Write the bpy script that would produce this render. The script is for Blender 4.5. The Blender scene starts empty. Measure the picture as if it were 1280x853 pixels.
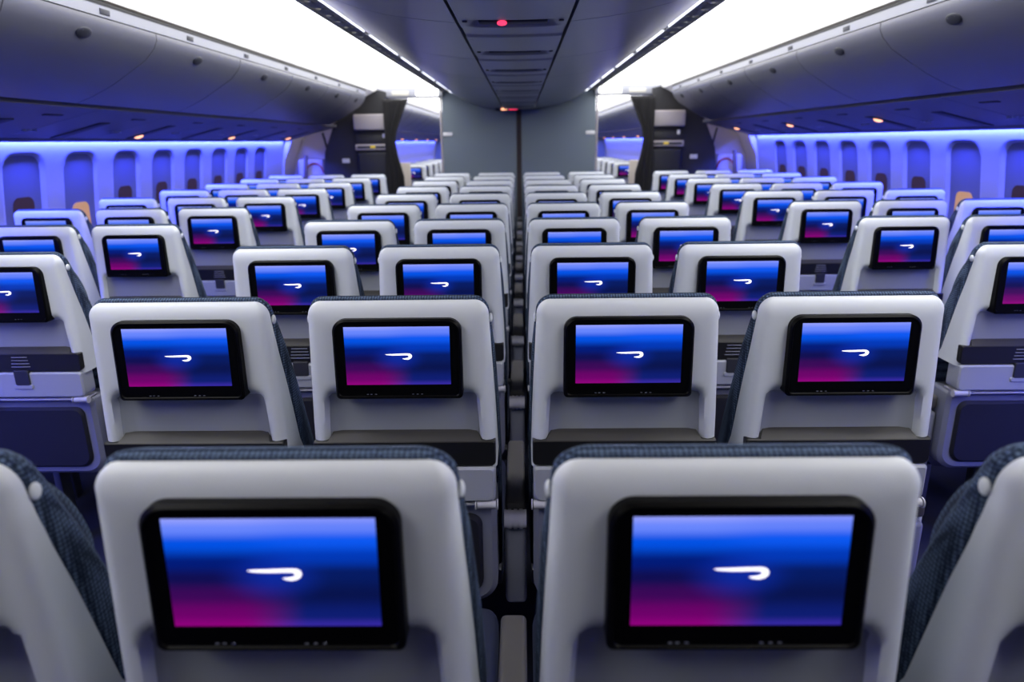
import bpy, bmesh, math
from mathutils import Vector, Matrix
C = bpy.context.scene
COL = C.collection
R = math.radians

# ------------------------------------------------------------------ camera
H = 1.5
th, yaw, roll = R(16.31), R(-.917), R(-.74)
F = Vector((math.sin(yaw)*math.cos(th), math.cos(yaw)*math.cos(th), -math.sin(th)))
Rt = Vector((math.cos(yaw), -math.sin(yaw), 0)); Up = Rt.cross(F)
R2 = Rt*math.cos(roll)+Up*math.sin(roll); U2 = -Rt*math.sin(roll)+Up*math.cos(roll)
cd = bpy.data.cameras.new('camera'); cam = bpy.data.objects.new('camera', cd); COL.objects.link(cam)
M = Matrix((R2, U2, -F)).transposed().to_4x4(); M.translation = Vector((.0212, 0, H)); cam.matrix_world = M
cd.sensor_width = 36; cd.lens = 853/1280*36; cd.clip_start = .02; cd.clip_end = 100
cd.dof.use_dof = True; cd.dof.focus_distance = 1.62; cd.dof.aperture_fstop = 3.0
C.camera = cam

# ------------------------------------------------------------------ world, lights, exposure
w = bpy.data.worlds.new('world'); C.world = w; w.use_nodes = True
w.node_tree.nodes['Background'].inputs[0].default_value = (.03, .03, .04, 1)
w.node_tree.nodes['Background'].inputs[1].default_value = .1
vs = C.view_settings; vs.view_transform = 'Standard'; vs.look = 'None'; vs.gamma = 1; vs.exposure = 0
vs.use_curve_mapping = False
COVE = 5.2            # radiance of the white ceiling wash panels
BLUE_W = 310           # watts of each sidewall LED strip (per cabin side)
BLUE = (.055, .08, 1.0)
def area(name, loc, rot, sx, sy, watts, color):
    l = bpy.data.lights.new(name, 'AREA'); l.shape = 'RECTANGLE'; l.size = sx; l.size_y = sy
    l.energy = watts; l.color = color
    o = bpy.data.objects.new(name, l); COL.objects.link(o); o.location = loc; o.rotation_euler = rot
    return o
for s in (-1, 1):     # blue LED strips hidden above the lip over the windows, shining down the sidewall
    area('sidewall_led_strip', (s*2.790, 3.8, 1.556), (0, s*R(12), 0), .016, 9.3, BLUE_W, BLUE)
    area('forward_cabin_led_strip', (s*2.790, 17.2, 1.556), (0, s*R(12), 0), .016, 12.6, BLUE_W*1.4, BLUE)

# ------------------------------------------------------------------ materials
def lin(c): return tuple(((v/255)/12.92 if v/255 <= .04045 else ((v/255+.055)/1.055)**2.4) for v in c)
def mat(name, rgb, rough=.5, metal=0, spec=.5, noise=0, nscale=30, bump=0, bscale=200, emit=None, estr=0, sheen=0):
    m = bpy.data.materials.new(name); m.use_nodes = True; nt = m.node_tree; b = nt.nodes['Principled BSDF']
    c = (*lin(rgb), 1); b.inputs['Base Color'].default_value = c
    b.inputs['Roughness'].default_value = rough; b.inputs['Metallic'].default_value = metal
    b.inputs['Specular IOR Level'].default_value = spec
    tc = nt.nodes.new('ShaderNodeTexCoord')
    if noise:
        n = nt.nodes.new('ShaderNodeTexNoise'); n.inputs['Scale'].default_value = nscale; nt.links.new(tc.outputs['Object'], n.inputs['Vector'])
        mx = nt.nodes.new('ShaderNodeMix'); mx.data_type = 'RGBA'
        mx.inputs['A'].default_value = tuple(v*(1-noise) for v in c[:3])+(1,); mx.inputs['B'].default_value = tuple(min(1, v*(1+noise)) for v in c[:3])+(1,)
        nt.links.new(n.outputs['Fac'], mx.inputs['Factor']); nt.links.new(mx.outputs['Result'], b.inputs['Base Color'])
    if bump:
        n = nt.nodes.new('ShaderNodeTexNoise'); n.inputs['Scale'].default_value = bscale; nt.links.new(tc.outputs['Object'], n.inputs['Vector'])
        bp = nt.nodes.new('ShaderNodeBump'); bp.inputs['Strength'].default_value = bump; bp.inputs['Distance'].default_value = .001
        nt.links.new(n.outputs['Fac'], bp.inputs['Height']); nt.links.new(bp.outputs['Normal'], b.inputs['Normal'])
    if emit:
        b.inputs['Emission Color'].default_value = (*lin(emit), 1); b.inputs['Emission Strength'].default_value = estr
    return m
def fabric(name, dark, light, scale):
    m = mat(name, dark, .95, spec=.15); nt = m.node_tree; b = nt.nodes['Principled BSDF']
    tc = nt.nodes.new('ShaderNodeTexCoord'); vo = nt.nodes.new('ShaderNodeTexVoronoi'); vo.inputs['Scale'].default_value = scale
    vo.inputs['Randomness'].default_value = .15
    nt.links.new(tc.outputs['Object'], vo.inputs['Vector'])
    mx = nt.nodes.new('ShaderNodeMix'); mx.data_type = 'RGBA'
    mx.inputs['A'].default_value = (*lin(light), 1); mx.inputs['B'].default_value = (*lin(dark), 1)
    mr = nt.nodes.new('ShaderNodeMapRange'); mr.inputs['From Min'].default_value = .15; mr.inputs['From Max'].default_value = .6
    nt.links.new(vo.outputs['Distance'], mr.inputs['Value']); nt.links.new(mr.outputs['Result'], mx.inputs['Factor'])
    nt.links.new(mx.outputs['Result'], b.inputs['Base Color'])
    bp = nt.nodes.new('ShaderNodeBump'); bp.invert = True; bp.inputs['Strength'].default_value = .7; bp.inputs['Distance'].default_value = .002
    nt.links.new(vo.outputs['Distance'], bp.inputs['Height']); nt.links.new(bp.outputs['Normal'], b.inputs['Normal'])
    return m
def screen_mat():
    m = bpy.data.materials.new('lit_screen'); m.use_nodes = True; nt = m.node_tree; b = nt.nodes['Principled BSDF']
    b.inputs['Base Color'].default_value = (.002, .002, .004, 1); b.inputs['Roughness'].default_value = .25; b.inputs['Specular IOR Level'].default_value = .2
    uv = nt.nodes.new('ShaderNodeUVMap'); uv.uv_map = 'UVMap'; sp = nt.nodes.new('ShaderNodeSeparateXYZ'); nt.links.new(uv.outputs[0], sp.inputs[0])
    def ramp(stops):
        r = nt.nodes.new('ShaderNodeValToRGB'); cr = r.color_ramp; cr.interpolation = 'EASE'
        cr.elements[0].position = stops[0][0]; cr.elements[0].color = (*lin(stops[0][1]), 1)
        cr.elements[1].position = stops[-1][0]; cr.elements[1].color = (*lin(stops[-1][1]), 1)
        for p, c in stops[1:-1]:
            e = cr.elements.new(p); e.color = (*lin(c), 1)
        nt.links.new(sp.outputs['Y'], r.inputs[0]); return r
    def mr(src, a, bb, smooth=True):
        n = nt.nodes.new('ShaderNodeMapRange'); n.interpolation_type = 'SMOOTHSTEP'
        n.inputs['From Min'].default_value = a; n.inputs['From Max'].default_value = bb; nt.links.new(src, n.inputs['Value']); return n
    def mix(f, a, bb):
        x = nt.nodes.new('ShaderNodeMix'); x.data_type = 'RGBA'; nt.links.new(f, x.inputs['Factor']); nt.links.new(a, x.inputs['A'])
        if isinstance(bb, tuple): x.inputs['B'].default_value = bb
        else: nt.links.new(bb, x.inputs['B'])
        return x
    L_ = ramp([(0, (140, 0, 122)), (.12, (108, 0, 104)), (.30, (58, 6, 86)), (.45, (14, 12, 80)), (.60, (0, 26, 120)), (.78, (0, 82, 228)), (.91, (104, 134, 252)), (1, (146, 158, 252))])
    R_ = ramp([(0, (52, 40, 160)), (.1, (12, 28, 112)), (.3, (6, 18, 76)), (.5, (4, 26, 98)), (.65, (0, 56, 182)), (.8, (10, 88, 240)), (.92, (100, 130, 250)), (1, (132, 148, 252))])
    f = mr(sp.outputs['X'], .32, .66)
    base = mix(f.outputs[0], L_.outputs[0], R_.outputs[0])
    # soft bright spot in the middle of the artwork, around the emblem
    vm = nt.nodes.new('ShaderNodeVectorMath'); vm.operation = 'DISTANCE'; vm.inputs[1].default_value = (.50, .47, 0); nt.links.new(uv.outputs[0], vm.inputs[0])
    g = mr(vm.outputs['Value'], .30, .0); sc = nt.nodes.new('ShaderNodeMath'); sc.operation = 'MULTIPLY'; sc.inputs[1].default_value = .55; nt.links.new(g.outputs[0], sc.inputs[0])
    top = mix(sc.outputs[0], base.outputs['Result'], (*lin((14, 50, 190)), 1))
    nt.links.new(top.outputs['Result'], b.inputs['Emission Color']); b.inputs['Emission Strength'].default_value = 1.0
    return m
SHELL = mat('shell_plastic', (208, 213, 219), .42, bump=.04)
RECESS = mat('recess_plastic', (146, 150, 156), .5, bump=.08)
LOWER = mat('lower_shell_plastic', (112, 115, 132), .5)
TRAY = mat('tray_plastic', (152, 156, 168), .42)
BLACK = mat('black_plastic', (14, 14, 16), .45)
GLOSS = mat('black_gloss', (3, 3, 4), .4, spec=.1)
LIP = mat('taupe_trim', (56, 55, 55), .5)
GREY = mat('grey_hinge', (176, 176, 188), .4)
ARM = mat('armrest_rubber', (66, 64, 64), .6)
NAVY = fabric('navy_woven_fabric', (34, 44, 62), (96, 114, 142), 165)
RIB = fabric('headrest_ribbed_fabric', (30, 40, 56), (82, 98, 122), 120)
POCKET = mat('pocket_navy', (9, 11, 26), .7)
LEATHER = mat('seat_cushion_navy', (26, 34, 60), .8)
METAL = mat('frame_metal', (90, 92, 98), .4, .6)
SCREEN = screen_mat()
LOGO = mat('white_emblem', (255, 255, 255), .5, emit=(250, 246, 255), estr=1.1)
FLOOR = mat('navy_carpet', (26, 30, 44), .95, noise=.3, nscale=120)
WALL = mat('sidewall_plastic', (158, 160, 178), .5, bump=.05)
BIN = mat('bin_plastic', (94, 95, 106), .35)
RAIL = mat('bin_rail', (132, 134, 144), .4)
DARKP = mat('dark_recess', (34, 36, 48), .6)
PSU = mat('service_panel_plastic', (82, 82, 94), .5)
CBIN = mat('centre_ceiling_plastic', (120, 122, 138), .3)
COVEM = mat('wash_panel', (240, 240, 240), .5, emit=(255, 254, 252), estr=COVE)
CHEEK = mat('cove_cheek_white', (236, 236, 236), .6)
STRIPM = mat('white_led', (250, 250, 250), .5, emit=(240, 244, 255), estr=3.0)
GRILLE = mat('air_grille', (170, 168, 162), .6)
PARTI = mat('partition_grey', (98, 110, 119), .55, noise=.04, nscale=3)
GALLEY = mat('lavatory_wall_dark', (27, 27, 32), .6)
CREAM = mat('cream_lining', (190, 182, 176), .6)
CURT = mat('black_curtain', (26, 25, 28), .95)
PLAC = mat('placard_white', (205, 205, 210), .5)
SEATG = mat('crew_seat_grey', (148, 142, 145), .6)
YEL = mat('yellow_tag', (220, 190, 60), .6)
RED = mat('red_strap', (170, 36, 34), .6)
ORL = mat('orange_sign_light', (255, 150, 100), .5, emit=(255, 178, 135), estr=2.2)
REDL = mat('red_light', (255, 60, 90), .5, emit=(255, 60, 100), estr=1.6)
REVEAL_SHADED = mat('window_shade', (96, 100, 128), .6)  # darker than the wall to imitate the shadow inside the window recess
BROWN = mat('brown_strip', (96, 80, 62), .6)
OUTD = mat('window_glass_dim', (24, 18, 16), .6, spec=.1, emit=(84, 62, 84), estr=.35)
OUTL = mat('window_glass_warm', (120, 90, 60), .2, emit=(230, 176, 120), estr=.55)

# ------------------------------------------------------------------ helpers
def obj(name, verts, faces, m, parent=None, smooth=True, angle=40):
    me = bpy.data.meshes.new(name); me.from_pydata([tuple(v) for v in verts], [], faces)
    bm = bmesh.new(); bm.from_mesh(me); bmesh.ops.recalc_face_normals(bm, faces=bm.faces); bm.to_mesh(me); bm.free()
    me.materials.append(m); o = bpy.data.objects.new(name, me); COL.objects.link(o)
    if parent: o.parent = parent
    if smooth:
        me.shade_smooth(); me.set_sharp_from_angle(angle=R(angle))
    return o
def objbm(name, bm, m, parent=None, smooth=True, angle=40):
    bmesh.ops.recalc_face_normals(bm, faces=bm.faces)
    me = bpy.data.meshes.new(name); bm.to_mesh(me); bm.free(); me.materials.append(m)
    o = bpy.data.objects.new(name, me); COL.objects.link(o)
    if parent: o.parent = parent
    if smooth: me.shade_smooth(); me.set_sharp_from_angle(angle=R(angle))
    return o
def tag(o, label=None, cat=None, group=None, kind=None):
    if label: o['label'] = label
    if cat: o['category'] = cat
    if group: o['group'] = group
    if kind: o['kind'] = kind
    return o
def empty(name, loc, label=None, cat=None, group=None):
    o = bpy.data.objects.new(name, None); COL.objects.link(o); o.location = loc; o.empty_display_size = .05
    return tag(o, label, cat, group)
def add_box(bm, c, s, bev=0, seg=2, rot=None):
    m = Matrix.Translation(c) @ (rot if rot else Matrix()) @ Matrix.Diagonal((s[0], s[1], s[2], 1))
    r = bmesh.ops.create_cube(bm, size=1, matrix=m)
    if bev:
        es = list({e for v in r['verts'] for e in v.link_edges})
        bmesh.ops.bevel(bm, geom=es, offset=bev, segments=seg, profile=.5, affect='EDGES')
def box(name, c, s, m, parent=None, bev=0, rot=None, seg=2):
    bm = bmesh.new(); add_box(bm, c, s, bev, seg, rot); return objbm(name, bm, m, parent)
def add_cyl(bm, a, b, r, seg=16, r2=None):
    a = Vector(a); b = Vector(b); d = b-a; q = d.to_track_quat('Z', 'Y').to_matrix().to_4x4()
    bmesh.ops.create_cone(bm, cap_ends=True, segments=seg, radius1=r, radius2=r if r2 is None else r2, depth=d.length, matrix=Matrix.Translation((a+b)/2) @ q)
def rr_outline(hw, z0, z1, rb, rt, n=6):
    """rounded rectangle outline in (x,z), counter-clockwise; rb / rt = bottom / top corner radius"""
    P = []
    for cx, cz, r, a0 in ((hw-rb, z0+rb, rb, -90), (hw-rt, z1-rt, rt, 0), (-hw+rt, z1-rt, rt, 90), (-hw+rb, z0+rb, rb, 180)):
        for i in range(n+1):
            a = R(a0+90*i/n); P.append((cx+r*math.cos(a), cz+r*math.sin(a)))
    return P
def inset(P, d, hw, z0, z1):
    cz = (z0+z1)/2; h = (z1-z0)/2
    return [(x*(hw-d)/hw, cz+(z-cz)*(h-d)/h) for x, z in P]
def slab(name, hw, z0, z1, y0, y1, m, parent=None, rb=.01, rt=.01, bev=.003, shear=0, cx=0, n=6, groove=0, rim=0):
    """rounded slab facing -y (the rear of a seat). y0 = rear face, y1 = front. shear = dy per unit z above z0"""
    P = rr_outline(hw, z0, z1, rb, rt, n); layers = [(y1, 0), (y0+bev, 0), (y0, bev)]
    if rim: layers += [(y0, rim), (y0+groove, rim+groove*.7)]
    V = []; Fc = []; N = len(P)
    for y, d in layers:
        for x, z in inset(P, d, hw, z0, z1): V.append((cx+x, y+shear*(z-z0), z))
    for k in range(len(layers)-1):
        for i in range(N):
            j = (i+1) % N; Fc.append((k*N+i, k*N+j, (k+1)*N+j, (k+1)*N+i))
    Fc.append(tuple(range(N))); Fc.append(tuple((len(layers)-1)*N+i for i in range(N)))
    return obj(name, V, Fc, m, parent, True, 35)
def interp(T, z):
    T = sorted(T)
    if z <= T[0][0]: return T[0][1]
    for (a, u), (b, v) in zip(T, T[1:]):
        if z <= b: return u+(v-u)*(z-a)/(b-a)
    return T[-1][1]
def sstep(a, b, x):
    t = max(0, min(1, (x-a)/(b-a))); return t*t*(3-2*t)
def rrsdf(x, z, cx, cz, hx, hz, r):
    qx = abs(x-cx)-hx+r; qz = abs(z-cz)-hz+r
    return math.hypot(max(qx, 0), max(qz, 0))+min(max(qx, qz), 0)-r
def sweep(name, prof, y0, y1, m, parent=None, closed=True, ny=1, angle=40):
    """profile in (x,z) extruded along Y, with end caps when closed"""
    V = []; Fc = []; N = len(prof)
    for k in range(ny+1):
        y = y0+(y1-y0)*k/ny
        V += [(x, y, z) for x, z in prof]
    for k in range(ny):
        for i in range(N if closed else N-1):
            j = (i+1) % N; Fc.append((k*N+i, k*N+j, (k+1)*N+j, (k+1)*N+i))
    if closed: Fc.append(tuple(range(N))); Fc.append(tuple(ny*N+i for i in range(N)))
    return obj(name, V, Fc, m, parent, True, angle)
def thick(line, t):
    """closed profile: an open polyline given thickness t on its left-hand side"""
    L = [Vector(p) for p in line]; off = []
    for i, p in enumerate(L):
        d = (L[min(i+1, len(L)-1)]-L[max(i-1, 0)]).normalized(); off.append(p+Vector((-d.y, d.x))*t)
    return [tuple(p) for p in L]+[tuple(p) for p in reversed(off)]
def mir(P, s): return [(s*x, z) for x, z in P]
def copy_tree(o, parent=None):
    c = o.copy(); COL.objects.link(c); c.parent = parent
    for ch in list(o.children): copy_tree(ch, c)
    return c

# ------------------------------------------------------------------ setting: floor, sidewalls with window reveals
YB, YE = -.6, 24.0
tag(obj('floor', [(-3, YB, 0), (3, YB, 0), (3, YE, 0), (-3, YE, 0)], [(0, 1, 2, 3)], FLOOR, smooth=False), kind='structure')
WX = [(0, 2.72), (.3, 2.84), (.7, 2.90), (1.1, 2.885), (1.35, 2.85), (1.53, 2.815), (1.60, 2.80), (2.46, 2.80)]
WIN = [4.02+.533*i for i in range(-3, 8)]
def wall(s, y0, y1, wins, name, dy=.0175):
    ny = max(2, round((y1-y0)/dy)) if wins else 2
    zs = [0, .3, .6, .8]+[.84+.02*i for i in range(29)]+[1.41, 1.42, 1.43, 1.44, 1.45, 1.46, 1.465, 1.47, 1.475, 1.48, 1.49]+[1.51, 1.54, 1.60, 2.46]
    V = []; Fc = []; nz = len(zs)
    for k in range(ny+1):
        y = y0+(y1-y0)*k/ny
        for z in zs:
            x = interp(WX, z)
            for wy in wins:
                if abs(y-wy) < .25:
                    d = rrsdf(y, z, wy, 1.17, .165, .295, .10)
                    x += .022*(1-sstep(-.012, .008, d))
            # faint vertical joint between wall panels every second window
            V.append((s*x, y, z))
    for k in range(ny):
        for j in range(nz-1):
            a = k*nz+j; Fc.append((a, a+1, a+nz+1, a+nz))
    return tag(obj(name, V, Fc, WALL, None, True, 60), kind='structure')
for s, nm in ((-1, 'wall_left'), (1, 'wall_right')):
    wall(s, YB, 8.47, WIN, nm)
    wall(s, 10.3, YE, [], nm)
n = 0
for s in (-1, 1):
    for i, wy in enumerate(WIN):
        n += 1; zc = 1.30
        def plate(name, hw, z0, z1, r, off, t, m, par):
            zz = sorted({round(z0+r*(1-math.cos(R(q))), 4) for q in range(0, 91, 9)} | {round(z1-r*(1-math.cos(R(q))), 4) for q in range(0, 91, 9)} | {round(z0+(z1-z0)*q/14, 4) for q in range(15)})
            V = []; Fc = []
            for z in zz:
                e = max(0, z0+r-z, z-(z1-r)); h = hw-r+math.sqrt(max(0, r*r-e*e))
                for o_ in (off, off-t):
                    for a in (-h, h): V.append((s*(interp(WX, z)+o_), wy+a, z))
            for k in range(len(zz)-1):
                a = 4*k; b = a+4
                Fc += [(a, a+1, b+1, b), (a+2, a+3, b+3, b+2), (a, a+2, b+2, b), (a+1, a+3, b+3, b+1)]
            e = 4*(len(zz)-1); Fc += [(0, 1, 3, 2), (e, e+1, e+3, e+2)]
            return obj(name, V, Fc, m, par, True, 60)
        # each window: one-piece reveal panel with the shade drawn, recess shadow put into its darker colour; a strip of dim glass shows low down
        sh = plate('window_%d' % n, .158, .885, 1.462, .095, .023, .006, REVEAL_SHADED, None); sh['kind'] = 'structure'
        plate('window_glass', .088, .93, 1.15 if i == 4 else 1.222, .05, .016, .003, OUTL if i == 4 else OUTD, sh)
# unseen wall close behind the camera, dark to cut light on seat backs
box('wall_rear', (0, YB-.02, 1.2), (6, .04, 2.6), DARKP)['kind'] = 'structure'
box('wall_front', (0, YE+.02, 1.2), (6, .04, 2.6), PARTI)['kind'] = 'structure'
# lip over the windows and cabin crown that closes the fuselage above everything
for s, nm in ((-1, 'trim_1'), (1, 'trim_2')):
    for y0, y1 in ((YB, 8.47), (10.3, YE)):
        sweep(nm, mir([(2.72, 1.545), (2.745, 1.530), (2.752, 1.533), (2.748, 1.56), (2.72, 1.575)], s), y0, y1, PSU)['kind'] = 'structure'
box('ceiling', (0, (YB+YE)/2, 2.48), (6, YE-YB, .04), CREAM)['kind'] = 'structure'

# ------------------------------------------------------------------ overhead bins along the sides
BINP = [(1.703, 2.010), (1.704, 1.980), (1.722, 1.945), (1.77, 1.895), (1.85, 1.845), (1.95, 1.785), (2.06, 1.733), (2.14, 1.705)]
ORD = ['first', 'second', 'third', 'fourth', 'fifth', 'sixth', 'seventh', 'eighth', 'ninth', 'tenth']
SIDE = {-1: 'left', 1: 'right'}
def side_bin(s, y0, y1, hy, label, group, detail=True):
    yc = (y0+y1)/2; t = empty('overhead_bin', (s*2.0, yc, 1.705), label, 'overhead bin', group)
    off = (-s*2.0, -yc, -1.705)
    def put(o): o.location = off; return o
    put(sweep('bin_housing', mir([(1.728, 2.03), (1.735, 1.97), (1.86, 1.865), (2.16, 1.725), (2.70, 1.745), (2.72, 2.0), (2.5, 2.05)], s), y0+.01, y1-.01, DARKP, t))
    d = put(sweep('bin_door', mir(thick(BINP, .014), s), y0+.0035, y1-.0035, BIN, t, angle=30))
    if detail:
        h = bmesh.new()
        for i in range(24):
            pass
        # oval latch cup set on the door, tilted with the door's surface
        rot = Matrix.Rotation(-s*R(40), 4, 'Y')
        m = Matrix.Translation((s*1.726, hy, 1.940)) @ rot @ Matrix.Diagonal((.007, .050, .026, 1))
        bmesh.ops.create_uvsphere(h, u_segments=20, v_segments=12, radius=1, matrix=m)
        lo = objbm('door_latch', h, DARKP, d); 
        h = bmesh.new(); add_box(h, (s*1.7185, hy, 1.945), (.006, .05, .012), .002, 2, rot)
        objbm('latch_handle', h, PSU, d)
    return t
HY = [None, None, 1.95, 2.95, 3.95, 4.94, 5.93, 6.87, 7.66]
EDG = [1.49, 2.49, 3.49, 4.50, 5.50, 6.48, 7.36, 8.02]
for s in (-1, 1):
    k = 0
    for a, b in zip(EDG, EDG[1:]):
        if b > 1.6: k += 1
        hy = 7.66 if b > 8 else (a+b)/2-.04
        side_bin(s, a, b, hy, 'closed grey overhead bin above the %s windows, %s from the camera' % (SIDE[s], ORD[k-1]),
                 'closed overhead bins along the sides')
    for i in range(13):      # cabin beyond the lavatories
        side_bin(s, 10.4+i*1.02, 11.4+i*1.02, 0, 'small distant overhead bin %s beyond the curtain on the %s aisle' % (ORD[i] if i < 10 else ['eleventh', 'twelfth', 'thirteenth'][i-10], SIDE[s]), 'overhead bins in the forward cabin', False)
    # light rail along the bins' top edge, with small dark inserts
    for y0, y1, lab in ((YB, 8.02, 'pale rail above the %s side overhead bins with small dark inserts' % SIDE[s]), (10.3, YE, 'pale rail above forward cabin bins on the %s' % SIDE[s])):
        t = empty('bin_rail', (s*1.69, y0, 2.04), lab, 'rail')
        o = sweep('rail_strip', mir([(1.693, 2.057), (1.6985, 2.0135), (1.72, 2.0135), (1.72, 2.065)], s), y0+.0, y1, RAIL, t); o.location = (-s*1.69, -y0, -2.04)
        o = sweep('dark_gasket', mir([(1.690, 2.0575), (1.72, 2.0575), (1.72, 2.10), (1.700, 2.08), (1.688, 2.066)], s), y0, y1, BLACK, t); o.location = (-s*1.69, -y0, -2.04)
        if y0 < 5:
            for j in range(9):
                y = 1.55+.76*j
                b = box('rail_insert', (s*1.6955-s*1.69, y-y0, 2.034-2.04), (.005, .07, .022), DARKP, t, .001, Matrix.Rotation(s*R(-7), 4, 'Y'))

# ------------------------------------------------------------------ service panels under the bins
def psu(s, yc, L, sign, label, far=False):
    zc = 1.70; t = empty('service_panel', (s*2.14, yc, zc), label, 'service panel', 'service panels under the side bins')
    a = math.atan2(.155, .60)
    def P(x, z): return (x-2.14, z-zc)
    pr = [P(2.17, 1.688), P(2.45, 1.618), P(2.725, 1.548), P(2.725, 1.575), P(2.45, 1.65), P(2.17, 1.72)]
    sweep('panel_housing', mir(pr, s), -L/2+.002, L/2-.002, PSU, t)
    if far:
        if sign:
            bm = bmesh.new(); bmesh.ops.create_uvsphere(bm, u_segments=12, v_segments=8, radius=1, matrix=Matrix.Translation((s*(2.60-2.14), 0, 1.574-zc)) @ Matrix.Diagonal((.03, .03, .012, 1)))
            objbm('sign_light', bm, ORL, t)
        return t
    rot = Matrix.Rotation(s*a, 4, 'Y')
    def on(x): return (s*(x-2.14), 0, 1.688-(x-2.17)*.2523-zc-.001)
    c = on(2.545); box('air_slot', (c[0], 0, c[2]), (.32, .10, .008), DARKP, t, .003, rot)
    if sign:
        x = 2.635 if s < 0 else 2.46
        c = on(x); bm = bmesh.new()
        bmesh.ops.create_uvsphere(bm, u_segments=16, v_segments=8, radius=1, matrix=Matrix.Translation((c[0], .04*s*0, c[2]-.004)) @ rot @ Matrix.Diagonal((.032, .026, .013, 1)))
        objbm('sign_light', bm, ORL, t)
    for dy in (-.07, .0, .07):
        c = on(2.56); bm = bmesh.new()
        add_cyl(bm, (c[0], .39+dy*.6-.01, c[2]+.01), (c[0], .39+dy*.6-.01, c[2]-.006), .016, 14, .012)
        if abs(.39+dy*.6) < L/2+.05: objbm('reading_light', bm, GREY, t)
    c = on(2.30); box('speaker_slot', (c[0], .2, c[2]), (.02, .14, .005), DARKP, t, .002, rot)
    return t
PY = [4.13+.793*i for i in range(-8, 6)]
for s in (-1, 1):
    for i, y in enumerate(PY):
        if i < 6: continue
        psu(s, y, .793, i in (9, 11, 13), 'panel with %s under the %s bins, %s from far end' % ('a lit orange sign' if i in (9, 11, 13) else 'a dark slot', SIDE[s], (ORD+['eleventh', 'twelfth', 'thirteenth', 'fourteenth'])[13-i]))
    for i in range(6):
        psu(s, 11.5+i*2.1, 2.1, True, 'far service panel with sign light beyond the %s curtain, %s from near end' % (SIDE[s], ORD[i]), True)

# ------------------------------------------------------------------ centre ceiling: bins each side, service strip in the middle
CP = [(.185, 1.868), (.30, 1.880), (.40, 1.894), (.50, 1.917), (.60, 1.953), (.68, 1.991), (.735, 2.026), (.770, 2.054), (.785, 2.070)]
CP2 = [(x, z) for x, z in CP]
for s in (-1, 1):
    k = 0; e = [-2.6+.99*i for i in range(11)]+[8.12, 8.60]; e = [1.39, 2.39, 3.40, 4.41, 5.42, 6.43, 7.44, 8.60]
    for a, b in zip(e, e[1:]):
        if b > 2: k += 1
        yc = (a+b)/2
        t = empty('centre_overhead_bin', (s*.5, yc, 1.87), 'closed centre overhead bin %s of the ceiling strip, %s from the camera' % (SIDE[s], ORD[k-1]), 'overhead bin', 'closed overhead bins over the centre seats')
        o = sweep('bin_door', mir(thick(CP, .02), s), a+.0025, b-.0025, CBIN, t, angle=30); o.location = (-s*.5, -yc, -1.87)
        o = sweep('bin_housing', mir([(.21, 1.90), (.5, 1.945), (.68, 2.02), (.765, 2.08), (.76, 2.35), (.21, 2.35)], s), a+.008, b-.008, DARKP, t); o.location = (-s*.5, -yc, -1.87)
        bm = bmesh.new(); add_box(bm, (s*.782-s*.5, 0, 2.063-1.87), (.02, .10, .016), .006)
        objbm('door_latch', bm, DARKP, t)
box('trim_3', (0, 3.85, 1.93), (.40, 9.5, .02), BLACK)['kind'] = 'structure'
for i in range(14):
    if i < 5: continue
    y = 2.34+.757*(i-5)
    if y > 8.4: break
    t = empty('ceiling_service_panel', (0, y, 1.862), '%s service panel %s in the centre ceiling strip' % ((ORD+['eleventh', 'twelfth', 'thirteenth', 'fourteenth'])[max(i-5, 0)] if i > 4 else 'unseen', 'counted from the camera' if i != 5 else 'with a small red light, counted from the camera'), 'service panel', 'service panels in the centre ceiling strip')
    # housing: slightly bowed panel with a sunken slot band
    xs = [-.172+.344*j/24 for j in range(25)]; ys = [-.376+.752*j/56 for j in range(57)]
    V = []; Fc = []
    for yy in ys:
        for x in xs:
            z = .0-.004*(1-(x/.172)**2)
            d = rrsdf(x, yy, 0, 0.02, .135, .062, .03); z += .022*(1-sstep(-.02, .012, d))
            z += .006*(sstep(.10, .12, yy)-sstep(.30, .31, yy))
            V.append((x, yy, z))
    for a in range(56):
        for b in range(24):
            q = a*25+b; Fc.append((q, q+1, q+26, q+25))
    n0 = len(V)
    V += [(-.172, -.376, .04), (.172, -.376, .04), (.172, .376, .04), (-.172, .376, .04)]
    Fc += [(n0, n0+1, n0+2, n0+3)]
    obj('panel_housing', V, Fc, CBIN, t, True, 60)
    box('air_slot', (0, .03, .006), (.22, .045, .012), DARKP, t, .004)
    for x in (-.15, .15):
        bm = bmesh.new(); add_cyl(bm, (x, -.03, .003), (x, -.03, -.005), .008, 12); objbm('fastener', bm, DARKP, t)
    if i == 5:
        bm = bmesh.new(); bmesh.ops.create_uvsphere(bm, u_segments=14, v_segments=8, radius=1, matrix=Matrix.Translation((-.035, .0, -.004)) @ Matrix.Diagonal((.016, .012, .008, 1)))
        objbm('indicator_light', bm, REDL, t)
# exit sign hanging at the end of the strip
t = empty('exit_sign', (-.12, 8.40, 1.85), 'small lit red and orange sign hanging at the far end of the centre ceiling', 'sign')
box('sign_housing', (0, 0, .022), (.30, .05, .05), BLACK, t, .006)
box('lit_panel', (-.05, -.027, .015), (.07, .008, .028), ORL, t, .003)
box('red_panel', (.055, -.027, .012), (.10, .008, .020), REDL, t, .003)

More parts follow.
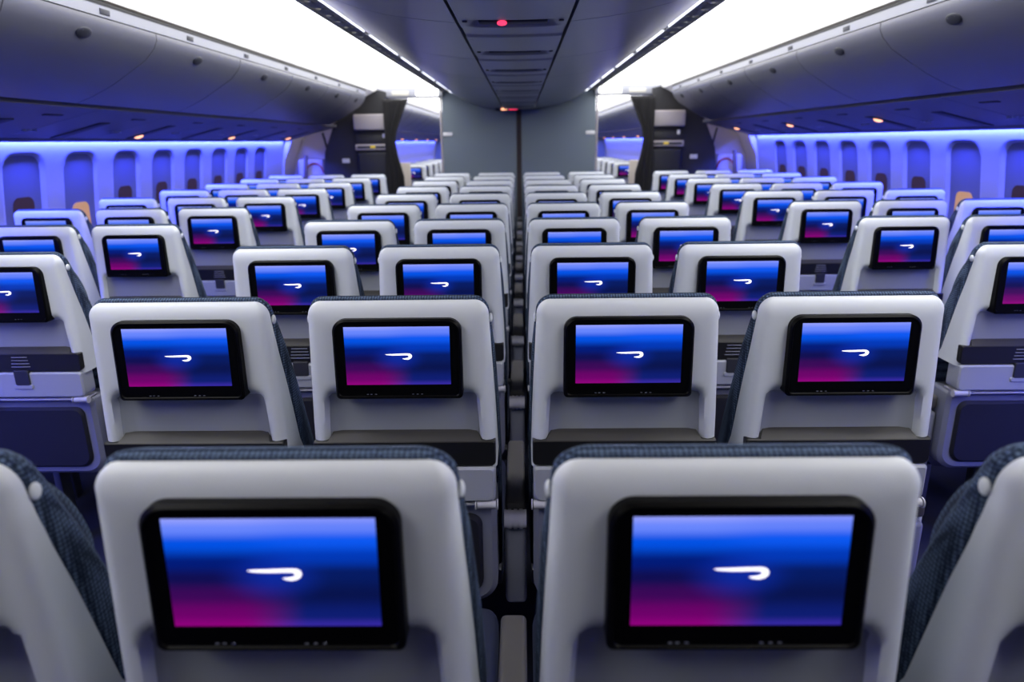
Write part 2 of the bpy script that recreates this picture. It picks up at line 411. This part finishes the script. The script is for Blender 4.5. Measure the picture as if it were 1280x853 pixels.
# ------------------------------------------------------------------ white wash lights over both aisles
for s in (-1, 1):
    for y0, y1, lab in ((YB, 8.70, 'bright white ceiling wash light over the %s aisle' % SIDE[s]), (8.72, YE, 'bright white ceiling wash light beyond the partition on the %s' % SIDE[s])):
        t = empty('ceiling_wash_light', (s*1.3, y0, 2.2), lab, 'ceiling light')
        for nm_, pr, mm in (('glowing_panel', [(.90, 2.110), (.96, 2.14), (1.02, 2.18), (1.10, 2.215), (1.20, 2.245), (1.36, 2.262), (1.52, 2.232), (1.60, 2.19), (1.66, 2.135)], COVEM),
                            ('inner_cheek', [(.815, 2.105), (.90, 2.110)], CHEEK), ('outer_cheek', [(1.66, 2.135), (1.688, 2.080)], CHEEK)):
            o = sweep(nm_, mir(thick(pr, .012), s), y0, y1, mm, t); o.location = (-s*1.3, -y0, -2.2)
        o = sweep('edge_strip', mir([(.788, 2.064), (.804, 2.066), (.808, 2.085), (.792, 2.085)], s), y0, y1, STRIPM, t); o.location = (-s*1.3, -y0, -2.2)
        t2 = empty('air_grille', (s*.850, y0, 2.067), 'grey slotted air grille beside the %s aisle wash light%s' % (SIDE[s], '' if y0 < 0 else ' beyond the partition'), 'grille')
        bm = bmesh.new(); N = int((y1-y0)/.17)
        for q in (-.040, .050): add_box(bm, (s*q, (y1-y0)/2, .012), (.014, y1-y0, .02))
        add_box(bm, (s*.008, (y1-y0)/2, .014), (.010, y1-y0, .012))
        for j in range(N): add_box(bm, (s*.005, (j+.5)*.17, .014), (.085, .13, .012))
        objbm('slotted_frame', bm, GRILLE, t2)

# ------------------------------------------------------------------ lavatory walls, curtains, partition at the front
for s in (-1, 1):
    S = SIDE[s]
    t = empty('lavatory', (s*1.9, 8.5, 0), 'dark lavatory block behind the %s side seats, facing the camera' % S, 'lavatory')
    P = [(1.57, 0), (2.35, 0), (2.37, 1.15), (2.34, 1.40), (2.20, 1.73), (1.98, 1.90), (1.82, 2.02), (1.66, 2.10), (1.57, 2.08)]
    o = sweep('lavatory_wall', mir(P, s), 8.5, 8.85, GALLEY, t); o.location = (-s*1.9, -8.5, 0)
    box('dark_panel_seam', (s*(1.585-1.9), -.006, 1.0), (.03, .01, 2.0), BLACK, t, .002)
    box('placard', (s*(2.09-1.9), -.006, 1.30), (.09, .008, .05), PLAC, t, .002)
    t = empty('crew_seat', (s*1.75, 8.43, 0), 'folded crew seat with pale headrest on the %s lavatory wall' % S, 'seat')
    box('headrest', (0, 0, 1.738), (.39, .10, .18), SEATG, t, .018, seg=3)
    box('backrest', (0, .03, 1.545), (.38, .06, .09), GALLEY, t, .01)
    box('stowage_bar', (0, 0, 1.455), (.385, .09, .07), SEATG, t, .012)
    box('slot', (0, -.046, 1.455), (.33, .006, .026), DARKP, t, .003)
    box('yellow_tag', (-.02*s, -.051, 1.457), (.06, .006, .03), YEL, t, .003)
    box('folded_cushion', (0, .0, 1.10), (.35, .11, .60), POCKET, t, .03, seg=3)
    box('placard', (.15 if s < 0 else .13, .0, 1.583), (.035, .012, .05), PLAC, t, .004)
    box('mount_panel', (0, .055, 1.2), (.40, .02, 1.2), GALLEY, t, .004)
    # curtain: pleated, tied in at mid height
    V = []; Fc = []; nz = 40; nx = 48
    for j in range(nz+1):
        z = .25+(1.985-.25)*j/nz
        inn = interp([(.25, 1.36), (1.12, 1.375), (1.35, 1.435), (1.50, 1.455), (1.62, 1.44), (1.985, 1.285)], z)
        for i in range(nx+1):
            u = i/nx; x = 1.575+(inn-1.575)*u
            V.append((s*x, 8.34+.022*math.sin(u*9*2*math.pi)*(.5+.5*u), z))
    for j in range(nz):
        for i in range(nx):
            q = j*(nx+1)+i; Fc.append((q, q+1, q+nx+2, q+nx+1))
    c = obj('aisle_curtain', V, Fc, CURT, None, True, 80); m_ = c.modifiers.new('thickness', 'SOLIDIFY'); m_.thickness = .006
    tag(c, 'black pleated curtain gathered beside the %s aisle' % S, 'curtain')
    # door area lining
    t = empty('door_surround', (s*2.6, 8.5, 0), 'cream lining around the exit door on the %s, ahead of the last window' % S, 'door')
    o = sweep('lining', mir(thick([(2.86, 0), (2.90, .8), (2.84, 1.30), (2.70, 1.60), (2.40, 1.78)], .02), -s) if 0 else mir([(2.86, 0), (2.90, .8), (2.84, 1.30), (2.70, 1.60), (2.66, 1.68), (2.72, 1.68), (2.93, 1.3), (2.95, .8), (2.92, 0)], s), 8.50, 8.95, CREAM, t); o.location = (-s*2.6, -8.5, 0)
    o = sweep('end_panel', mir([(2.385, 0), (2.88, 0), (2.88, 1.2), (2.78, 1.50), (2.60, 1.66), (2.30, 1.76), (2.27, 1.74), (2.345, 1.56), (2.385, 1.40)], s), 8.90, 8.93, CREAM, t); o.location = (-s*2.6, -8.5, 0)
    box('slide_bustle', (s*(-.05), .22, .67), (.32, .26, 1.30), CREAM, t, .03, seg=3)
    bm = bmesh.new(); pts = [Vector((s*(-.10)+.10*math.cos(a), .07, 1.16+.11*math.sin(a))) for a in [math.pi*i/14 for i in range(15)]]
    for a, b in zip(pts, pts[1:]): add_cyl(bm, a, b, .009, 8)
    objbm('red_strap', bm, RED, t)
    box('grab_handle', (s*(-.27), .02, 1.52), (.02, .04, .22), DARKP, t, .006, Matrix.Rotation(s*R(12), 4, 'Y'))
    box('door_edge_strip', (s*(-.005), .02, 1.2), (.045, .03, .34), BROWN, t, .006, Matrix.Rotation(-s*R(6), 4, 'Y'))
    # ceiling beam across the aisle
    t = empty('aisle_ceiling_beam', (s*1.30, 8.60, 2.0), 'pale cross beam with vent over the %s aisle beside the partition' % S, 'beam')
    box('beam_body', (0, .05, .07), (.80, .2, .11), RAIL, t, .012)
    box('vent', (s*.10, -.052, .06), (.20, .012, .05), GRILLE, t, .004)
    box('lit_panel', (-s*.22, -.055, .07), (.26, .012, .07), COVEM, t, .004)
    # grey partition panel closing the centre block
    t = empty('partition_panel', (s*.465, 8.62, 0), 'tall grey partition panel closing the centre block, %s of the dark gap' % S, 'partition')
    sweep('panel', mir([(-.435, 0), (.455, 0), (.455, 2.10), (.33, 2.10), (.30, 2.065), (.20, 2.0), (.03, 1.93), (-.20, 1.895), (-.435, 1.885)], s), -.015, .02, PARTI, t)
    box('placard', (s*.395, -.02, 1.592), (.11, .008, .042), PLAC, t, .002)
    box('edge_post', (s*.472, .0, 1.05), (.022, .05, 2.1), SEATG, t, .004)
box('partition_gap_post', (0, 8.635, 1.0), (.07, .02, 1.92), mat('gap_brown', (52, 42, 44), .7))  # added dark strip that stands in for the open gap
tag(bpy.data.objects['partition_gap_post'], 'narrow dark post between the two grey partition panels', 'post')

# ------------------------------------------------------------------ the seat
YF = [(.40, .15), (.68, .135), (.775, .117), (.812, .098), (.985, .062), (1.092, .034), (1.150, .024), (1.167, .022)]   # front edge of the shell
YBK = [(.42, .24), (.5, .23), (.75, .19), (.9, .135), (1.0, .10), (1.08, .07), (1.134, .052), (1.178, .036)]              # outer fabric edge
def make_seat():
    t = empty('airline_seat', (0, 0, 0))
    # --- upper shell: loft with rounded shoulders and sunken lower panel
    ZT = 1.172; V = []; Fc = []
    zs = [.775+.0125*i for i in range(28)]+[1.125+.0035*i for i in range(12)]+[1.168, 1.1712]
    zs = sorted(set(round(z, 4) for z in zs if z <= 1.1715))
    ux = []
    nxr = 44
    for z in zs:
        wd = interp([(.775, .2110), (.9, .208), (1.12, .199), (1.172, .197)], z)
        rc = .033
        if z > ZT-rc:
            q = z-(ZT-rc); wd -= rc-math.sqrt(max(0, rc*rc-q*q))
        rz = .045; tt = max(0, (z-(ZT-rz))/rz); yr = .024*(1-math.sqrt(max(0, 1-tt*tt)))
        yf = max(interp(YF, z), yr+.002); r = min(.022, (yf-yr)*.8)
        ring = [(-wd, yf)]
        for a in range(7):
            an = R(180+90*a/6); ring.append((-wd+r+r*math.cos(an), yr+r+r*math.sin(an)))
        for i in range(1, nxr):
            x = -wd+r+(2*(wd-r))*i/nxr
            d = rrsdf(x, z, 0, .860, interp([(.84, .180), (.965, .172)], z), .106, .022)
            dep = .028*(1-sstep(-.014, .004, d))
            # the floor of the recess curves forward at its left and right
            ring.append((x, yr+dep))
        for a in range(7):
            an = R(270+90*a/6); ring.append((wd-r+r*math.cos(an), yr+r+r*math.sin(an)))
        ring.append((wd, yf)); n_ = len(ring); V += [(x, y, z) for x, y in ring]
    for k in range(len(zs)-1):
        for i in range(n_-1): Fc.append((k*n_+i, k*n_+i+1, (k+1)*n_+i+1, (k+1)*n_+i))
        Fc.append((k*n_+n_-1, k*n_, (k+1)*n_, (k+1)*n_+n_-1))
    Fc.append(tuple((len(zs)-1)*n_+i for i in range(n_))); Fc.append(tuple(range(n_)))
    obj('seat_shell', V, Fc, SHELL, t, True, 50)
    # recessed grey panel under the monitor
    V = []; Fc = []; nx, nz = 30, 10
    for j in range(nz+1):
        z = .852+.105*j/nz; hw = .172-.004*j/nz
        for i in range(nx+1):
            x = -hw+2*hw*i/nx; e = abs(x)/hw
            y = .0265-.010*sstep(.84, 1.0, e)-.006*sstep(.8, 1, j/nz)
            V.append((x, y, z))
    for j in range(nz):
        for i in range(nx): q = j*(nx+1)+i; Fc.append((q, q+1, q+nx+2, q+nx+1))
    obj('recess_panel', V, Fc, RECESS, t, True, 60)
    # --- monitor
    mo = slab('monitor', .140, .957, 1.136, -.025, .014, GLOSS, t, rb=.010, rt=.028, bev=.004, shear=.05, groove=.0025, rim=.006, n=8)
    def ms(z, o): return -.025+.05*(z-.957)+o     # plane of the monitor's glass
    z0, z1 = .990, 1.120; hw = .1145; zz = lambda v: z0+(z1-z0)*v
    sc = obj('screen', [(-hw, ms(z0, 0.0020), z0), (hw, ms(z0, 0.0020), z0), (hw, ms(z1, 0.0020), z1), (-hw, ms(z1, 0.0020), z1)], [(0, 1, 2, 3)], SCREEN, mo, False)
    uvl = sc.data.uv_layers.new(name='UVMap')
    for lp in sc.data.loops:
        v = sc.data.vertices[lp.vertex_index].co; uvl.data[lp.index].uv = ((v.x+hw)/(2*hw), (v.z-z0)/(z1-z0))
    LG = [(583, 301), (610, 299), (650, 298), (700, 296), (742, 295), (760, 297), (771, 304), (775, 315), (770, 326), (758, 334), (742, 338), (724, 337), (706, 331), (724, 329), (741, 326), (751, 321), (752, 314), (743, 308), (720, 307), (680, 308), (640, 308), (610, 306), (592, 304)]
    cz = (z0+z1)/2
    N = len(LG); V = []
    for dy in (.0006, .0018):
        for x, y in LG:
            X = (x-684)*.000305+.004; Z = cz-.001-(y-316)*.00032
            V.append((X, ms(Z, dy), Z))
    obj('screen_emblem', V, [tuple(range(N)), tuple(range(N, 2*N))]+[(i, (i+1) % N, N+(i+1) % N, N+i) for i in range(N)], LOGO, mo, False)
    bm = bmesh.new()
    for x in (-.07, -.062, -.052, .03, .04, .05): add_box(bm, (x, ms(.968, .0018), .968), (.004, .001, .0012))
    objbm('monitor_buttons', bm, LOWER, mo)
    # --- taupe lip, black latch bar, tray, hinge
    P = [(-.176, .846), (.176, .846), (.168, .858), (.166, .862), (-.166, .862), (-.168, .858)]
    V = [(x, -.006+(.020 if z > .85 else 0), z) for x, z in P]+[(x, .05, z) for x, z in P]; N = len(P)
    obj('stowage_lip', V, [tuple(range(N)), tuple(range(N, 2*N))]+[(i, (i+1) % N, N+(i+1) % N, N+i) for i in range(N)], LIP, t)
    lb = slab('latch_bar', .2085, .784, .847, -.007, .102, BLACK, t, rb=.012, rt=.004, bev=.003)
    bm = bmesh.new()
    for k in range(4): add_box(bm, (0, -.0085, .802+.011*k), (.066-.004*k, .004, .0028), .0008, 1)
    objbm('vent_grille', bm, LOWER, lb)
    tr = slab('tray_table', .2065, .694, .782, -.012, .05, TRAY, t, rb=.016, rt=.008, bev=.005)
    la = slab('tray_latch', .026, .738, .790, -.017, .0, DARKP, tr, rb=.008, rt=.004, bev=.002)
    o = slab('latch_rim', .033, .726, .741, -.0165, .0, TRAY, tr, rb=.007, rt=.004, bev=.002)
    bm = bmesh.new(); add_box(bm, (0, .03, .684), (.40, .07, .006), .002)
    for x in (-.185, .185):
        add_cyl(bm, (x-.022, -.004, .684), (x+.022, -.004, .684), .010, 14)
        add_cyl(bm, (x-.027, -.004, .684), (x-.024, -.004, .684), .0125, 14); add_cyl(bm, (x+.024, -.004, .684), (x+.027, -.004, .684), .0125, 14)
    objbm('tray_hinge', bm, GREY, t)
    # --- lower shell and pocket
    slab('lower_shell', .2065, .395, .678, .020, .125, LOWER, t, rb=.06, rt=.012, bev=.012)
    slab('literature_pocket', .172, .425, .648, .008, .03, POCKET, t, rb=.045, rt=.03, bev=.008)
    # --- fabric backrest: wraps the front of the shell
    def outline(d, top, zb=.42):
        P = []
        for z in [zb+(1.142-zb)*i/24 for i in range(25)]: P.append((interp([(.42, .212), (.775, .2145), (.9, .213), (1.05, .207), (1.11, .2015), (1.142, .1975)], z)-d, z))
        rc = .036; xs = P[-1][0]
        for i in range(1, 10):
            a = R(90*i/9); P.append((xs-rc+rc*math.cos(a), 1.142+(top-1.142-d*.6)*math.sin(a)))
        return P+[(-x, z) for x, z in reversed(P)]
    TOPF = 1.178
    layers = [('b', -.004, .006), ('b', .004, 0), ('m', 0, -.002), ('f', 0, .0), ('f', .012, .008), ('f', .018, .03), ('f', .016, .08)]
    V = []; Fc = []
    for kind, dy, d in layers:
        P = outline(d, TOPF)
        for x, z in P:
            b_ = interp(YF, z)+.001; f_ = interp(YBK, z)
            y = b_ if kind == 'b' else (f_ if kind == 'f' else (b_+f_)/2)
            V.append((x, y+dy, z))
    N = len(P)
    for k in range(len(layers)-1):
        for i in range(N):
            j = (i+1) % N; Fc.append((k*N+i, k*N+j, (k+1)*N+j, (k+1)*N+i))
    k = len(layers)-1
    for i in range(N//2-1): Fc.append((k*N+i, k*N+i+1, k*N+N-2-i, k*N+N-1-i))
    for i in range(N//2-1): Fc.append((i+1, i, N-1-i, N-2-i))
    obj('backrest', V, Fc, NAVY, t, True, 50)
    # --- headrest with side wings reaching forward
    V = []; Fc = []; nx, nz = 24, 14
    for side in (0, 1):
        for j in range(nz+1):
            v = j/nz; z = .935+.215*v
            for i in range(nx+1):
                u = -1+2*i/nx; x = .199*u*(1-.06*(2*v-1)**4)
                f = interp(YBK, z); edge = (1-(2*v-1)**6)*(1-abs(u)**14)
                wing = .045*sstep(.6, .92, abs(u))*math.sin(math.pi*min(1, max(0, v*1.05)))**.7 if v*1.05 < 1 else 0
                y = f-.012 if side == 0 else f-.012+(.026+wing)*edge+.004
                V.append((x, y, z))
    M_ = (nx+1)*(nz+1)
    for side in (0, 1):
        for j in range(nz):
            for i in range(nx): q = side*M_+j*(nx+1)+i; Fc.append((q, q+1, q+nx+2, q+nx+1))
    ring = [i for i in range(nx+1)]+[j*(nx+1)+nx for j in range(1, nz+1)]+[nz*(nx+1)+i for i in range(nx-1, -1, -1)]+[j*(nx+1) for j in range(nz-1, 0, -1)]
    for a, b in zip(ring, ring[1:]+ring[:1]): Fc.append((a, b, M_+b, M_+a))
    obj('headrest', V, Fc, RIB, t, True, 50)
    # --- small white knobs on the shoulders
    for s in (-1, 1):
        bm = bmesh.new(); add_cyl(bm, (s*.185, .036, 1.126), (s*.201, .036, 1.126), .005, 12)
        bmesh.ops.create_uvsphere(bm, u_segments=16, v_segments=10, radius=1, matrix=Matrix.Translation((s*.2015, .036, 1.126)) @ Matrix.Diagonal((.0045, .009, .0105, 1)))
        objbm('shoulder_knob', bm, SHELL, t)
    # --- seat pan, frame, legs
    bm = bmesh.new(); add_box(bm, (0, .46, .42), (.425, .46, .12), .035, 4); objbm('seat_cushion', bm, LEATHER, t)
    bm = bmesh.new(); add_box(bm, (0, .24, .33), (.42, .05, .05), .008); add_box(bm, (0, .58, .33), (.42, .05, .05), .008); add_box(bm, (0, .41, .33), (.05, .34, .03), .006)
    objbm('seat_frame', bm, METAL, t)
    for x in (-.12, .12):
        bm = bmesh.new(); add_box(bm, (x, .22, .165), (.03, .06, .33), .008, 2, Matrix.Rotation(R(0), 4, 'X')); objbm('leg', bm, METAL, t)
        bm = bmesh.new(); add_box(bm, (x, .58, .165), (.03, .05, .33), .008); objbm('leg', bm, METAL, t)
    return t
def add_armrest(t, x, aisle=False):
    hw = .022 if abs(x) < .24 else .027
    s = 1 if x > 0 else -1
    bm = bmesh.new(); add_box(bm, (x, .2475, .626), (2*hw-.006, .375, .046), .010, 4)
    a = objbm('armrest', bm, ARM, t)
    if not aisle:
        bm = bmesh.new()
        add_cyl(bm, (x-hw, .055, .611), (x+hw, .055, .611), .022, 20)
        for q in (-.014, 0, .014): add_cyl(bm, (x+q-.004, .055, .611), (x+q+.004, .055, .611), .025, 20)
        objbm('armrest_hinge', bm, GREY, a)
    bm = bmesh.new(); add_box(bm, (x, .125, .475), (2*hw, .13, .23), .012, 3)
    objbm('armrest_support', bm, LOWER, a)
    if aisle:
        bm = bmesh.new(); add_box(bm, (x+s*(hw-.001), .25, .60), (.010, .34, .055), .004, 2); objbm('armrest_side_cap', bm, SHELL, a)
proto = make_seat()
def variant(spec):
    v = copy_tree(proto)
    for x, aisle in spec: add_armrest(v, x, aisle)
    return v
V_L = variant([(-.2425, True), (.2425, False)]); V_M = variant([(.2425, False)]); V_R = variant([(.2425, True)]); V_C = variant([(.251, False)])
W_L = variant([(-.232, True), (.232, False)]); W_M = variant([(.232, False)]); W_R = variant([(.232, True)])
for o in list(proto.children_recursive)+[proto]: bpy.data.objects.remove(o)
used = set()
def place(v, x, y, label, group):
    o = v if v.name not in used else copy_tree(v)
    used.add(v.name); o.location = (x, y, 0); tag(o, label, 'seat', group); return o
Y1, PP = .652, .778
COLN = {-1.5: 'at its left end', -.5: 'left of middle gap', .5: 'right of middle gap', 1.5: 'at its right end'}
for i in range(10):
    for c in (-1.5, -.5, .5, 1.5):
        place({-1.5: V_L, 1.5: V_R, -.5: V_C}.get(c, V_M), c*.4835+(.009 if c > 0 else -.009), Y1+PP*i,
              'white-backed seat, centre block, %s row from the camera, %s' % (ORD[i], COLN[c]), 'seats of the centre block')
SY = 2.135
for s in (-1, 1):
    for i in range(-1, 8):
        if i < 0: continue
        for k, x in enumerate((1.642, 2.092, 2.542)):
            left_most = (s < 0 and k == 2) or (s > 0 and k == 0)
            right_most = (s > 0 and k == 2) or (s < 0 and k == 0)
            v = W_L if left_most else (W_R if right_most else W_M)
            o = place(v, s*x, SY+PP*i, 'white-backed seat, %s window block, %s row from the camera, %s' % (SIDE[s], ORD[i], ('beside aisle', 'between two others', 'against windows')[k]),
                  'seats of the %s window block' % SIDE[s])
            o.scale = (.955, 1, 1)
    # forward cabin, seen through the aisle
    t = empty('forward_bulkhead', (s*2.2, 10.3, 0), 'low pale bulkhead beyond the curtain on the %s' % SIDE[s], 'bulkhead')
    box('panel', (0, 0, .61), (1.2, .04, 1.22), CREAM, t, .01)
    for i in range(5):
        place(V_M, s*1.64, 10.8+PP*i, 'seat in the forward cabin beside the %s aisle, %s beyond the low bulkhead' % (SIDE[s], ORD[i]), 'seats in the forward cabin')
